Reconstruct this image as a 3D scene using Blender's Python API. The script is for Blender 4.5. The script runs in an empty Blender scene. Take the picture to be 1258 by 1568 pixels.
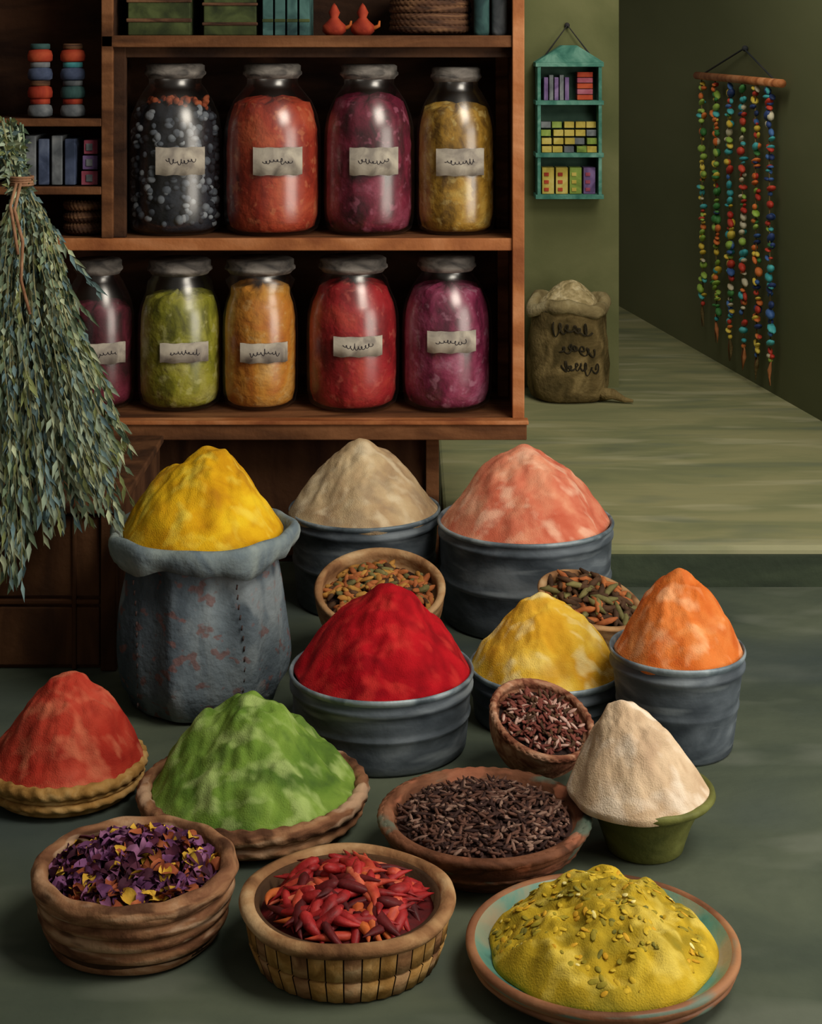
import bpy, math, random
from mathutils import Vector, Matrix, Euler, noise
rng = random.Random(11)
sc = bpy.context.scene
sc.view_settings.view_transform = 'Standard'
sc.view_settings.look = 'None'
pi = math.pi

# ------------------------------------------------------------ materials
def lin(h):
    h = h.lstrip('#')
    o = []
    for i in (0, 2, 4):
        c = int(h[i:i+2], 16)/255
        o.append(c/12.92 if c <= .04045 else ((c+.055)/1.055)**2.4)
    return (o[0], o[1], o[2], 1)

def M(name, cols, scale=(8, 8, 8), rough=.8, bump=.3, bscale=40, metal=0, dist=.8,
      detail=5, coat=0, spec=.25, lo=.34, hi=.66, bdist=.01, specks=(), vor=False, fine=0, coatr=.15, soft=.06):
    m = bpy.data.materials.new(name)
    m.use_nodes = True
    nt = m.node_tree
    N = nt.nodes; L = nt.links
    b = N['Principled BSDF']
    tc = N.new('ShaderNodeTexCoord')
    mp = N.new('ShaderNodeMapping')
    if not isinstance(scale, tuple): scale = (scale,)*3
    mp.inputs['Scale'].default_value = scale
    L.new(tc.outputs['Object'], mp.inputs['Vector'])
    n = N.new('ShaderNodeTexNoise')
    n.inputs['Scale'].default_value = 1
    n.inputs['Detail'].default_value = detail
    n.inputs['Distortion'].default_value = dist
    L.new(mp.outputs[0], n.inputs['Vector'])
    r = N.new('ShaderNodeValToRGB')
    el = r.color_ramp.elements
    while len(el) < len(cols): el.new(.5)
    for i, c in enumerate(cols):
        el[i].position = lo+(hi-lo)*i/max(1, len(cols)-1)
        el[i].color = lin(c)
    L.new(n.outputs['Fac'], r.inputs['Fac'])
    out = r.outputs['Color']
    for q, sp in enumerate(specks):
        n3 = N.new('ShaderNodeTexNoise'); n3.inputs['Scale'].default_value = 1
        n3.inputs['Detail'].default_value = 2; n3.inputs['Distortion'].default_value = .1
        mp3 = N.new('ShaderNodeMapping'); s3 = sp[1]
        if not isinstance(s3, tuple): s3 = (s3,)*3
        mp3.inputs['Scale'].default_value = s3
        mp3.inputs['Location'].default_value = (3.1*q+1, 7.7*q, 2.2)
        mp3.inputs['Rotation'].default_value = (.3*q, .5, .7+q)
        L.new(tc.outputs['Object'], mp3.inputs['Vector'])
        L.new(mp3.outputs[0], n3.inputs['Vector'])
        r3 = N.new('ShaderNodeValToRGB')
        am = sp[3] if len(sp) > 3 else 1
        r3.color_ramp.elements[0].position = sp[2]; r3.color_ramp.elements[0].color = (0, 0, 0, 1)
        r3.color_ramp.elements[1].position = sp[2]+soft; r3.color_ramp.elements[1].color = (am, am, am, 1)
        L.new(n3.outputs['Fac'], r3.inputs['Fac'])
        mx = N.new('ShaderNodeMixRGB')
        L.new(r3.outputs['Color'], mx.inputs['Fac'])
        L.new(out, mx.inputs['Color1'])
        mx.inputs['Color2'].default_value = lin(sp[0])
        out = mx.outputs['Color']
    L.new(out, b.inputs['Base Color'])
    b.inputs['Roughness'].default_value = rough
    b.inputs['Metallic'].default_value = metal
    b.inputs['Specular IOR Level'].default_value = spec
    b.inputs['Coat Weight'].default_value = coat
    b.inputs['Coat Roughness'].default_value = coatr
    nrm = None
    if bump:
        if vor:
            n2 = N.new('ShaderNodeTexVoronoi'); n2.inputs['Scale'].default_value = bscale
            o2 = n2.outputs['Distance']
        else:
            n2 = N.new('ShaderNodeTexNoise'); n2.inputs['Scale'].default_value = bscale
            n2.inputs['Detail'].default_value = 4
            o2 = n2.outputs['Fac']
        L.new(tc.outputs['Object'], n2.inputs['Vector'])
        bp = N.new('ShaderNodeBump')
        bp.inputs['Strength'].default_value = bump
        bp.inputs['Distance'].default_value = bdist
        L.new(o2, bp.inputs['Height'])
        nrm = bp.outputs[0]
    if fine:
        n4 = N.new('ShaderNodeTexNoise'); n4.inputs['Scale'].default_value = 330; n4.inputs['Detail'].default_value = 2
        L.new(tc.outputs['Object'], n4.inputs['Vector'])
        b4 = N.new('ShaderNodeBump'); b4.inputs['Strength'].default_value = fine; b4.inputs['Distance'].default_value = .003
        L.new(n4.outputs['Fac'], b4.inputs['Height'])
        if nrm: L.new(nrm, b4.inputs['Normal'])
        nrm = b4.outputs[0]
    if nrm: L.new(nrm, b.inputs['Normal'])
    return m

def glass_mat():
    m = bpy.data.materials.new('jar_glass'); m.use_nodes = True
    nt = m.node_tree; N = nt.nodes; L = nt.links
    N.remove(N['Principled BSDF'])
    out = N['Material Output']
    t = N.new('ShaderNodeBsdfTransparent'); t.inputs[0].default_value = (.96, .96, .95, 1)
    g = N.new('ShaderNodeBsdfGlossy'); g.inputs['Roughness'].default_value = .27
    g.inputs['Color'].default_value = (1, .97, .93, 1)
    lw = N.new('ShaderNodeLayerWeight'); lw.inputs['Blend'].default_value = .2
    mr = N.new('ShaderNodeMapRange')
    mr.inputs['To Min'].default_value = .085; mr.inputs['To Max'].default_value = .5
    L.new(lw.outputs['Fresnel'], mr.inputs['Value'])
    mx = N.new('ShaderNodeMixShader')
    L.new(mr.outputs[0], mx.inputs[0]); L.new(t.outputs[0], mx.inputs[1]); L.new(g.outputs[0], mx.inputs[2])
    L.new(mx.outputs[0], out.inputs['Surface'])
    return m
GLASS = glass_mat()

# ------------------------------------------------------------ mesh builder
class MB:
    def __init__(s): s.v = []; s.f = []; s.m = []; s.mats = []; s.sm = []
    def add(s, geo, mat, T=None, smooth=True):
        vs, fs = geo
        if mat not in s.mats: s.mats.append(mat)
        k = s.mats.index(mat); o = len(s.v)
        if T is not None: vs = [T @ Vector(v) for v in vs]
        s.v += [tuple(v) for v in vs]
        for f in fs:
            s.f.append([i+o for i in f]); s.m.append(k); s.sm.append(smooth)
    def obj(s, name, loc=(0, 0, 0), parent=None, rot=(0, 0, 0), bevel=0):
        me = bpy.data.meshes.new(name)
        me.from_pydata(s.v, [], s.f)
        for m in s.mats: me.materials.append(m)
        me.polygons.foreach_set('material_index', s.m)
        me.polygons.foreach_set('use_smooth', s.sm)
        me.update()
        o = bpy.data.objects.new(name, me)
        sc.collection.objects.link(o)
        o.location = loc; o.rotation_euler = rot
        if parent: o.parent = parent
        if bevel:
            b = o.modifiers.new('bev', 'BEVEL'); b.width = bevel; b.segments = 2; b.limit_method = 'ANGLE'
        return o

def empty(name, loc, rot=(0, 0, 0)):
    e = bpy.data.objects.new(name, None); sc.collection.objects.link(e)
    e.empty_display_size = .05
    e.location = loc; e.rotation_euler = rot
    return e

def lathe(prof, n=64, fn=None):
    vs = []; fs = []; rows = []
    for (r, z) in prof:
        if r < 1e-6:
            rows.append([len(vs)]); vs.append((0, 0, z)); continue
        row = []
        for j in range(n):
            a = 2*pi*j/n
            rr, zz = (r, z) if fn is None else fn(a, r, z)
            row.append(len(vs)); vs.append((rr*math.cos(a), rr*math.sin(a), zz))
        rows.append(row)
    for A, B in zip(rows, rows[1:]):
        if len(A) == 1 and len(B) == 1: continue
        for j in range(n):
            k = (j+1) % n
            if len(A) == 1: fs.append([A[0], B[k], B[j]])
            elif len(B) == 1: fs.append([A[j], A[k], B[0]])
            else: fs.append([A[j], A[k], B[k], B[j]])
    return vs, fs

def box(x0, x1, y0, y1, z0, z1):
    v = [(x, y, z) for z in (z0, z1) for y in (y0, y1) for x in (x0, x1)]
    f = [[0, 2, 3, 1], [4, 5, 7, 6], [0, 1, 5, 4], [2, 6, 7, 3], [0, 4, 6, 2], [1, 3, 7, 5]]
    return v, f

def tube(path, rad, n=8, cap=True):
    path = [Vector(p) for p in path]
    if not isinstance(rad, (list, tuple)): rad = [rad]*len(path)
    vs = []; fs = []
    up = Vector((0, 0, 1)); prev = None
    for i, p in enumerate(path):
        d = (path[min(i+1, len(path)-1)]-path[max(i-1, 0)])
        if d.length < 1e-9: d = Vector((0, 0, 1))
        d.normalize()
        if prev is None:
            a = d.cross(up)
            if a.length < .1: a = d.cross(Vector((1, 0, 0)))
        else:
            a = prev-d*prev.dot(d)
            if a.length < 1e-4: a = d.orthogonal()
        a.normalize(); prev = a
        b = d.cross(a)
        for j in range(n):
            t = 2*pi*j/n
            vs.append(p+(a*math.cos(t)+b*math.sin(t))*rad[i])
    for i in range(len(path)-1):
        for j in range(n):
            k = (j+1) % n
            fs.append([i*n+j, i*n+k, (i+1)*n+k, (i+1)*n+j])
    if cap:
        fs.append(list(range(n))[::-1]); fs.append([(len(path)-1)*n+j for j in range(n)])
    return vs, fs

def ball(r=1, n=8, m=6, sx=1, sy=1, sz=1):
    pr = [(math.sin(pi*i/m)*r if 0 < i < m else 0, -math.cos(pi*i/m)*r) for i in range(m+1)]
    v, f = lathe(pr, n)
    return [(x*sx, y*sy, z*sz) for x, y, z in v], f

def rope_ring(R, z, r, turns=60, strands=3, n=240, k=10, amp=.16):
    vs = []; fs = []
    for i in range(n):
        a = 2*pi*i/n
        for j in range(k):
            p = 2*pi*j/k
            rr = r*(1+amp*math.cos(strands*p+turns*a))
            x = R+rr*math.cos(p)
            vs.append((x*math.cos(a), x*math.sin(a), z+rr*math.sin(p)))
    for i in range(n):
        i2 = (i+1) % n
        for j in range(k):
            j2 = (j+1) % k
            fs.append([i*k+j, i2*k+j, i2*k+j2, i*k+j2])
    return vs, fs

def rotm():
    return Euler((rng.uniform(0, 6.28), rng.uniform(0, 6.28), rng.uniform(0, 6.28))).to_matrix().to_4x4()

# pile of ground spice
def pile(R, z0, z1, off=(0, 0), sharp=.6, amp=.012, seed=0, seg=160, rings=72, dome=False):
    vs = []; fs = []
    for i in range(rings+1):
        t = i/rings
        tt = (math.sqrt(t*t+.007)-.0837)/(math.sqrt(1.007)-.0837)
        if dome: h = max(0, 1-t**2.2)**.8
        else: h = sharp*(1-tt)+(1-sharp)*(1-tt*tt)
        for j in range(seg):
            a = 2*pi*j/seg
            x0, y0 = math.cos(a)*t, math.sin(a)*t
            nz = noise.noise(Vector((x0*2.2+seed, y0*2.2, seed*.7)))
            nz2 = noise.noise(Vector((x0*5+seed, y0*5, 3+seed)))
            nz3 = noise.noise(Vector((x0*11+seed, y0*11, 9+seed)))
            w = min(1, .25+t*3)*(1 if t < .85 else (1-t)/.15)
            w2 = min(1, t*5)
            hh = h*(z1-z0)+w*(nz*amp*1.2+nz2*amp*.8+nz3*amp*.35)
            rr = R*t*(1+.05*nz*w2)
            s = (1-t)
            vs.append((rr*math.cos(a)+off[0]*s, rr*math.sin(a)+off[1]*s, z0+hh))
    for i in range(rings):
        for j in range(seg):
            k = (j+1) % seg
            fs.append([i*seg+j, (i+1)*seg+j, (i+1)*seg+k, i*seg+k])
    o = len(vs)
    for j in range(seg):
        x, y, z = vs[rings*seg+j]
        vs.append((x*.97, y*.97, z-.012))
    for j in range(seg):
        k = (j+1) % seg
        fs.append([rings*seg+j, o+j, o+k, rings*seg+k])
    return vs, fs

def spice(name, cols, sc_=9, hl=None, dk=None, **k):
    kw = dict(scale=(sc_, sc_, sc_*1.3), rough=.92, bump=.30, bscale=22, bdist=.014, dist=.4, detail=5, spec=.12, fine=.55, soft=.16, lo=.30, hi=.70)
    sp = []
    if dk: sp.append((dk, (12, 18, 12), .52, .5))
    if hl: sp.append((hl, (15, 27, 15), .53, .6))  # highlights painted into the heap colour as pale flecks
    kw['specks'] = sp
    kw.update(k)
    return M(name, cols, **kw)

# ------------------------------------------------------------ palette
m_floor = M('floor_paint', ['#39413a', '#474f43', '#565d4d', '#626856'], scale=(1.6, 2.6, 1), rough=.92, bump=.25, bscale=18, dist=.5, detail=7, lo=.25, hi=.75, spec=.08,
            specks=(('#75796c', (3, 7, 1), .56, .35), ('#343f46', (1.3, 2.0, 1), .54, .45)), soft=.14)
m_plat = M('platform_plaster', ['#6d7156', '#7e805c', '#908d66', '#8a8a66'], scale=(1.5, 5, 1), rough=.92, bump=.25, bscale=14, dist=.5, detail=6, spec=.08, lo=.28, hi=.72,
           specks=(('#aca785', (2, 9, 1), .56, .5), ('#68705c', (2, 7, 1), .57, .5)), soft=.12)
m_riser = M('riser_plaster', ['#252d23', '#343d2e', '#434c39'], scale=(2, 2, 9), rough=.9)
m_wback = M('wall_back_plaster', ['#545839', '#636543', '#72724e'], scale=(2.5, 2.5, 2), rough=.95, bump=.25, bscale=16, dist=.6, detail=7, spec=.05, lo=.28, hi=.72)
m_wright = M('wall_right_plaster', ['#56593d', '#606346', '#6b6c4e'], scale=(1.2, .35, 1.4), rough=.95, bump=.1, bscale=6, dist=.3, detail=4, spec=.05, lo=.25, hi=.75)
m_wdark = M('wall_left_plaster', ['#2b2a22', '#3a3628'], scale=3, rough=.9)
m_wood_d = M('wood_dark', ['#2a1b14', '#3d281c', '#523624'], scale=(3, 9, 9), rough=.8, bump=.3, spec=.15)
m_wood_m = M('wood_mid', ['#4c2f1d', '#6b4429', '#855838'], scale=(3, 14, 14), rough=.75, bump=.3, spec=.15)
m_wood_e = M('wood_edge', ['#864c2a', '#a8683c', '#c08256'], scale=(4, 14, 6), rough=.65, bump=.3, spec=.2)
m_wood_c = M('chest_wood', ['#3e281a', '#543622', '#68452c'], scale=(10, 10, 2), rough=.8, bump=.3, spec=.15)
m_wood_p = M('cabinet_panel', ['#3a2519', '#4c3120', '#5c3d28'], scale=(10, 10, 3), rough=.85, bump=.3, spec=.1)
m_metal = M('bucket_metal', ['#2e343a', '#434b52', '#596168', '#798187'], scale=(5, 5, 12), rough=.65, metal=.1, bump=.3, bscale=20, spec=.3, lo=.30, hi=.70, dist=.8,
            specks=(('#949da2', (4, 4, 26), .58, .5), ('#262c34', (6, 6, 10), .56, .55)), soft=.1)
m_metal_r = M('bucket_rim', ['#485259', '#6c7981', '#9da9ad'], scale=(9, 9, 9), rough=.5, metal=.2, bump=.2, spec=.4)

# ------------------------------------------------------------ room shell
def slab(name, b, mat, bevel=0):
    mb = MB(); mb.add(box(*b), mat, smooth=False); return mb.obj(name, bevel=bevel)
slab('floor', (-2.2, 3.2, .3, 7.6, -.1, 0), m_floor)
slab('floor_raised', (.1, 2.6, 4.98, 10.2, 0, .113), m_plat, .012)
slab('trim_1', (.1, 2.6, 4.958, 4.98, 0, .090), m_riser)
slab('wall_back', (.1, .887, 7.25, 7.45, .113, 2.7), m_wback)
slab('wall_left', (-2.2, .08, 5.56, 5.7, 0, 2.7), m_wdark)
slab('wall_side', (-2.2, -2.1, 2.5, 5.56, 0, 2.7), m_wdark)
mb = MB()
def wp(Y): return (2.616-.154*Y, Y)
a, b = wp(5.6), wp(10.0)
mb.add(([(a[0], a[1], .113), (b[0], b[1], .113), (b[0]+.15, b[1], .113), (a[0]+.15, a[1], .113),
         (a[0], a[1], 2.7), (b[0], b[1], 2.7), (b[0]+.15, b[1], 2.7), (a[0]+.15, a[1], 2.7)],
        [[0, 3, 2, 1], [4, 5, 6, 7], [0, 4, 7, 3], [1, 2, 6, 5], [0, 1, 5, 4], [3, 7, 6, 2]]), m_wright, smooth=False)
mb.obj('wall_right')
slab('wall_end', (.3, 1.3, 10.02, 10.17, .113, 2.7), m_wright)

# ------------------------------------------------------------ shelf unit
mb = MB()
def B(b, m): mb.add(box(*b), m, smooth=False)
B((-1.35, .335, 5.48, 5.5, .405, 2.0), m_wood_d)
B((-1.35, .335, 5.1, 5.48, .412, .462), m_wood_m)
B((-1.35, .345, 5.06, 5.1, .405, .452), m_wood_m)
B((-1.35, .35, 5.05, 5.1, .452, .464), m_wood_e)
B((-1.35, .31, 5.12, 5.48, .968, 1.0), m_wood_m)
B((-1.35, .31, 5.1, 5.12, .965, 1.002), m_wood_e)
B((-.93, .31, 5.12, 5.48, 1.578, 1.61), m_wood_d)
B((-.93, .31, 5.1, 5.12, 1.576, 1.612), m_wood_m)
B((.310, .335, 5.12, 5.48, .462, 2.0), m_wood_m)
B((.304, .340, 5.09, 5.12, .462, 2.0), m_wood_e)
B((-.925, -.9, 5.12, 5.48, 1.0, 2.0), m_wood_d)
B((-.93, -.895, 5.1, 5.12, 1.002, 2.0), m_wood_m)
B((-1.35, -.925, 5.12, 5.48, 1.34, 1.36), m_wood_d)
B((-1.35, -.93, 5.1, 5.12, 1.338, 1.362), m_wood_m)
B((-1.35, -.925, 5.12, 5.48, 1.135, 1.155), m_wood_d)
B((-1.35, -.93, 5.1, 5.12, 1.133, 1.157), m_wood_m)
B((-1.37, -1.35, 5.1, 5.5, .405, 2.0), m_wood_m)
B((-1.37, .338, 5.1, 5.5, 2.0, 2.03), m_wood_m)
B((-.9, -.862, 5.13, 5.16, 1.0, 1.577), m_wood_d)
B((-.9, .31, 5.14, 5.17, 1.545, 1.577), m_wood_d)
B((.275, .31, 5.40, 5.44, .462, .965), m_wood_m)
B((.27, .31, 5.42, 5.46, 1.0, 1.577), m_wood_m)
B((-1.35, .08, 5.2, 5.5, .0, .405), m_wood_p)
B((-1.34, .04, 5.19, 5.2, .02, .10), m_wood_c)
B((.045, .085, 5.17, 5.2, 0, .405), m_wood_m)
mb.obj('wooden_shelf_unit', bevel=.003)

mb = MB()
CH = .40
B((-1.45, -.745, 4.32, 5.04, 0, CH), m_wood_p)
B((-1.47, -.735, 4.29, 5.05, CH, CH+.022), m_wood_c)
B((-1.44, -.79, 4.308, 4.32, .165, .178), m_wood_m)
B((-1.44, -.79, 4.310, 4.32, .185, CH-.01), m_wood_c)
B((-1.44, -.79, 4.310, 4.32, .01, .158), m_wood_c)
for xx in (-1.18, -.86): B((xx, xx+.012, 4.304, 4.32, .0, CH), m_wood_p)
B((-.785, -.745, 4.295, 4.32, 0, CH), m_wood_c)
mb.obj('wooden_chest', bevel=.004)

# ------------------------------------------------------------ jars
m_label = M('label_paper', ['#8b8278', '#aca293', '#c0b6a4'], scale=20, rough=.9, bump=.1)
m_ink = M('label_ink', ['#2a262b', '#3d3840'], scale=20, bump=0)
m_lid = M('lid_metal', ['#4f4b48', '#78716a', '#9b938a'], scale=(14, 14, 30), rough=.7, metal=.05, spec=.2)

def jar(x, y, z, R, h, cols, fill=.76, topc=None, neck=.56, lab=(.36, .52), csc=22, seed=0, chunky=.02, hl=None):
    e = empty('spice_jar', (x, y, z))
    s = MB()
    nr = neck*R
    pr = [(0, .004), (R*.8, .004), (R*.93, .015), (R*.985, .045), (R, .1), (R*1.0, h*.5), (R*.98, h*.62), (R*.92, h*.7),
          (R*.80, h*.78), (nr*1.15, h*.85), (nr, h*.88), (nr, h*.925)]
    s.add(lathe(pr, 64), GLASS)
    s.obj('glass_body', parent=e)
    c = MB()
    ci = M('jar_content', cols, scale=(csc, csc, csc*.7), rough=.9, bump=.6, bscale=34, bdist=.02, dist=.7, detail=6, lo=.32, hi=.68,
           specks=((hl, (32, 32, 32), .58, .6),) if hl else (), soft=.1)
    q = .955
    def prof_r(t):
        z_ = t*h
        for (r0, z0), (r1, z1) in zip(pr, pr[1:]):
            if z0 <= z_ <= z1 and z1 > z0: return (r0+(r1-r0)*(z_-z0)/(z1-z0))*q
        return R*q
    cp = [(0, .012), (R*.75, .012), (R*.9*q, .022)]
    for i in range(1, 15):
        t = .06+(fill-.06)*i/14
        cp.append((prof_r(t)-.002-(.010 if topc else 0), t*h))
    rt = cp[-1][0]
    cp += [(rt*.7, fill*h+.012), (rt*.3, fill*h+.018), (0, fill*h+.02)]
    def fn(a, r, zz):
        n_ = noise.noise(Vector((math.cos(a)*4, math.sin(a)*4, zz*22+seed)))
        w = 1 if zz > .03 else 0
        return r*(1-chunky*abs(n_)*2*w), zz+(n_*.02 if zz > fill*h*.97 else 0)
    c.add(lathe(cp, 72, fn), ci)
    if topc:
        ct = M('jar_content_top', topc, scale=30, bump=.8, bscale=40, vor=True)
        for i in range(70):
            a = rng.uniform(0, 2*pi); rr = rt*.92*math.sqrt(rng.random())
            c.add(ball(.012, 7, 5, rng.uniform(.8, 1.5), 1, .8), ct, Matrix.Translation((rr*math.cos(a), rr*math.sin(a), fill*h+.008+rng.uniform(-.02, .02))) @ rotm())
        cs = [M('dried_lime', k, scale=34, bump=.5) for k in (['#16181e', '#2a2e37'], ['#454b55', '#6b727c'], ['#7f858d', '#9a9fa5'], ['#5a616b', '#7d848c'], ['#2c313b', '#50565f'])]
        for i in range(420):
            a = rng.uniform(0, 2*pi); zz = rng.uniform(.03, fill*h)
            rr = prof_r(zz/h)-.012
            c.add(ball(rng.uniform(.009, .014), 8, 6, rng.uniform(.8, 1.2), rng.uniform(.8, 1.2), rng.uniform(.7, 1.2)), rng.choice(cs), Matrix.Translation((rr*math.cos(a), rr*math.sin(a), zz)))
    c.obj('spice_fill', parent=e)
    l = MB()
    l.add(lathe([(0, h), (nr*1.02, h), (nr*1.12, h-.006), (nr*1.12, h-.022), (nr*1.17, h-.026), (nr*1.17, h-.033), (nr*1.08, h-.039),
                 (nr*1.02, h-.046), (nr*.9, h-.046)], 48), m_lid)
    l.obj('lid', parent=e)
    p = MB()
    a0 = math.atan2(-y, -x)+.12
    w = .078/R
    rr = R*1.008
    z0, z1 = lab[0]*h, lab[1]*h
    vs = []; fs = []
    n = 14
    for i in range(n+1):
        a = a0-w+2*w*i/n
        dz = .004*math.sin(i*1.3+seed)
        for zz, k in ((z0+dz*.5, 0), (z1+dz*.4, 0), (z1, .004), (z0, .004)):
            vs.append(((rr-k)*math.cos(a), (rr-k)*math.sin(a), zz))
    for i in range(n):
        for k in range(4):
            k2 = (k+1) % 4
            fs.append([i*4+k, (i+1)*4+k, (i+1)*4+k2, i*4+k2])
    p.add((vs, fs), m_label)
    zc = (z0+z1)/2
    ph = rng.uniform(0, 6)
    pts = []
    for i in range(72):
        u = i/71
        a = a0-w*.6+w*1.15*u
        A = .003+.016*max(0, noise.noise(Vector((u*7, ph, seed))))
        a += .022*math.cos(u*50+seed)+.03*noise.noise(Vector((u*11, ph, 4)))
        pts.append(((rr+.0008)*math.cos(a), (rr+.0008)*math.sin(a), zc+math.sin(u*50+seed)*A+.003*math.sin(u*7+ph)))
    p.add(tube(pts, .0010, 4), m_ink)
    p.obj('label', parent=e)
    return e

JY = 5.275
jar(-.732, JY, 1.0, .145, .525, ['#0d0e12', '#1c1f28', '#2b303a'], fill=.74, topc=['#8f4026', '#b5603c'], csc=16, seed=1, chunky=.02)
jar(-.430, JY, 1.0, .151, .525, ['#701810', '#9c301c', '#b24228', '#c25c3a'], fill=.76, neck=.52, csc=9, seed=2, hl='#cf7850')
jar(-.130, JY, 1.0, .141, .523, ['#320915', '#5c1029', '#7a1c38', '#923c54'], fill=.78, neck=.55, csc=14, seed=3, hl='#ac5c74')
jar(.140, JY, 1.0, .124, .515, ['#6e4d10', '#9a7320', '#b58a30', '#c4a24e'], fill=.74, neck=.55, csc=16, seed=4, hl='#cdb26a')
jar(-.971, JY, .464, .112, .455, ['#26060f', '#5a1428', '#7d2a3f'], fill=.66, neck=.58, csc=16, seed=5, lab=(.32, .46))
jar(-.7175, JY, .464, .130, .455, ['#5c5c18', '#868620', '#a39f34', '#b3ac58'], fill=.74, neck=.66, csc=15, seed=6, lab=(.34, .47), hl='#c4c078')
jar(-.468, JY, .464, .117, .458, ['#a8591a', '#c47828', '#cf9036', '#d6a65c'], fill=.8, neck=.8, csc=9, seed=7, lab=(.33, .46), hl='#dcb06c')
jar(-.180, JY, .464, .144, .462, ['#640812', '#8f121a', '#ab2229', '#ba3c30'], fill=.8, neck=.64, csc=9, seed=8, lab=(.38, .51), hl='#c85c50')
jar(.1115, JY, .464, .140, .466, ['#520f2c', '#7d2146', '#963a5c', '#a9607c'], fill=.78, neck=.56, csc=14, seed=9, lab=(.40, .54), hl='#b87e94')

# ------------------------------------------------------------ small goods on shelf
def flat(name, c, **k): return M(name, c, scale=k.pop('s', 12), rough=.8, bump=.15, **k)
f_green = flat('box_green', ['#28301a', '#3d4625', '#505a32'])
f_teal = flat('book_teal', ['#22393a', '#365552', '#4c706a'])
f_red = flat('red_paint', ['#7a2014', '#a03822', '#b5502f'])
f_blue = flat('blue_paint', ['#2b3448', '#434d66', '#606a80'])
f_pink = flat('pink_paint', ['#7a3043', '#964858', '#a86474'])
f_grey = flat('grey_paint', ['#4c5054', '#6b6f72', '#86898a'])
f_yel = flat('yellow_paint', ['#958434', '#b6a24a', '#c7b86c'])
f_purp = flat('purple_paint', ['#4b3a5c', '#6b5480', '#88729a'])
f_wick = M('wicker_brown', ['#2f1f16', '#553827', '#7a573b'], scale=(8, 8, 60), rough=.8)
f_lime = flat('lime_paint', ['#56692c', '#7a8f3d', '#9aac5a'])
f_cyan = flat('turquoise_paint', ['#28686c', '#3c8388', '#5aa09e'])
f_orng = flat('orange_paint', ['#a3501f', '#c96c30', '#d8884a'])

zt = 1.612
mb = MB()
B((-.86, -.67, 5.16, 5.4, zt, zt+.2), f_green)
for zz in (.04, .1): B((-.865, -.665, 5.155, 5.162, zt+zz, zt+zz+.012), f_wick)
mb.obj('green_crate', bevel=.004)
mb = MB()
B((-.63, -.47, 5.16, 5.4, zt, zt+.22), f_green)
for zz in (.03, .09): B((-.635, -.465, 5.155, 5.162, zt+zz, zt+zz+.01), f_wick)
mb.obj('green_crate.001', bevel=.004)
mb = MB()
for i in range(4):
    B((-.45+i*.037, -.419+i*.037, 5.15, 5.36, zt, zt+.2+.01*(i % 2)), f_teal)
    B((-.451+i*.037, -.418+i*.037, 5.148, 5.152, zt+.04, zt+.05), f_green)
mb.obj('row_of_books', bevel=.003)
for k, xx in enumerate((-.235, -.148)):
    mb = MB()
    mb.add(lathe([(0, 0), (.024, 0), (.036, .012), (.036, .03), (.02, .045), (.012, .055), (.018, .07), (.008, .09), (0, .1)], 20), f_red)
    mb.add(tube([(.03, 0, .02), (.05, 0, .03), (.052, 0, .045)], [.008, .006, .003], 6), f_orng)
    mb.obj('clay_oil_lamp', (xx, 5.2, zt))
mb = MB()
for i in range(8):
    mb.add(rope_ring(.115-.002*(i % 3), .017+i*.02, .013, 40), f_wick, Matrix.Rotation(.02*(i % 3-1), 4, 'X'))
mb.add(lathe([(0, .004), (.11, .004), (.113, .15), (.10, .15), (.1, .1), (0, .1)], 40), f_wick)
mb.obj('coiled_wicker_basket', (.06, 5.27, zt+.002))
for xx in (.215, .27):
    mb = MB()
    mb.add(lathe([(0, 0), (.022, 0), (.024, .01), (.024, .14), (.01, .17), (.01, .2), (.013, .2), (.013, .215), (0, .215)], 24), f_grey if xx > .22 else f_teal)
    mb.obj('slim_bottle', (xx, 5.18, zt))
# stacks of small coloured jars
for c0, xx in enumerate((-1.135, -1.035)):
    mb = MB()
    bod = [[f_grey, f_red, f_blue, f_red], [f_grey, f_teal, f_blue, f_red]][c0]
    lid_ = [[f_red, f_wick, f_grey, f_teal], [f_red, f_grey, f_cyan, f_wick]][c0]
    for i in range(4):
        z = i*.056
        mb.add(lathe([(0, z), (.030, z), (.037, z+.005), (.038, z+.020), (.034, z+.034), (.026, z+.038), (.026, z+.041)], 28), bod[i])
        mb.add(lathe([(.027, z+.039), (.030, z+.040), (.030, z+.054), (.026, z+.056), (0, z+.056)], 28), lid_[i])
    mb.obj('stack_of_small_jars', (xx, 5.2, 1.363))
mb = MB()
for i in range(4):
    B((-1.17+i*.04, -1.138+i*.04, 5.15, 5.3, 1.158, 1.158+.15-.01*(i % 2)), f_blue if i % 2 else f_grey)
mb.obj('row_of_packets', bevel=.003)
mb = MB()
for i in range(3):
    B((-1.0+.004*i, -.95, 5.15, 5.3, 1.158+i*.047, 1.2+i*.047), f_pink if i % 2 == 0 else f_purp)
    B((-.985, -.965, 5.146, 5.15, 1.168+i*.047, 1.19+i*.047), f_grey)
mb.obj('stack_of_small_boxes', bevel=.003)
mb = MB()
for i in range(3):
    mb.add(rope_ring(.05, .02+i*.035, .016, 30), f_wick)
mb.add(lathe([(0, .002), (.05, .002), (.05, .1), (0, .1)], 24), f_wick)
mb.obj('wound_rope_coil', (-1.0, 5.22, 1.003))

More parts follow.
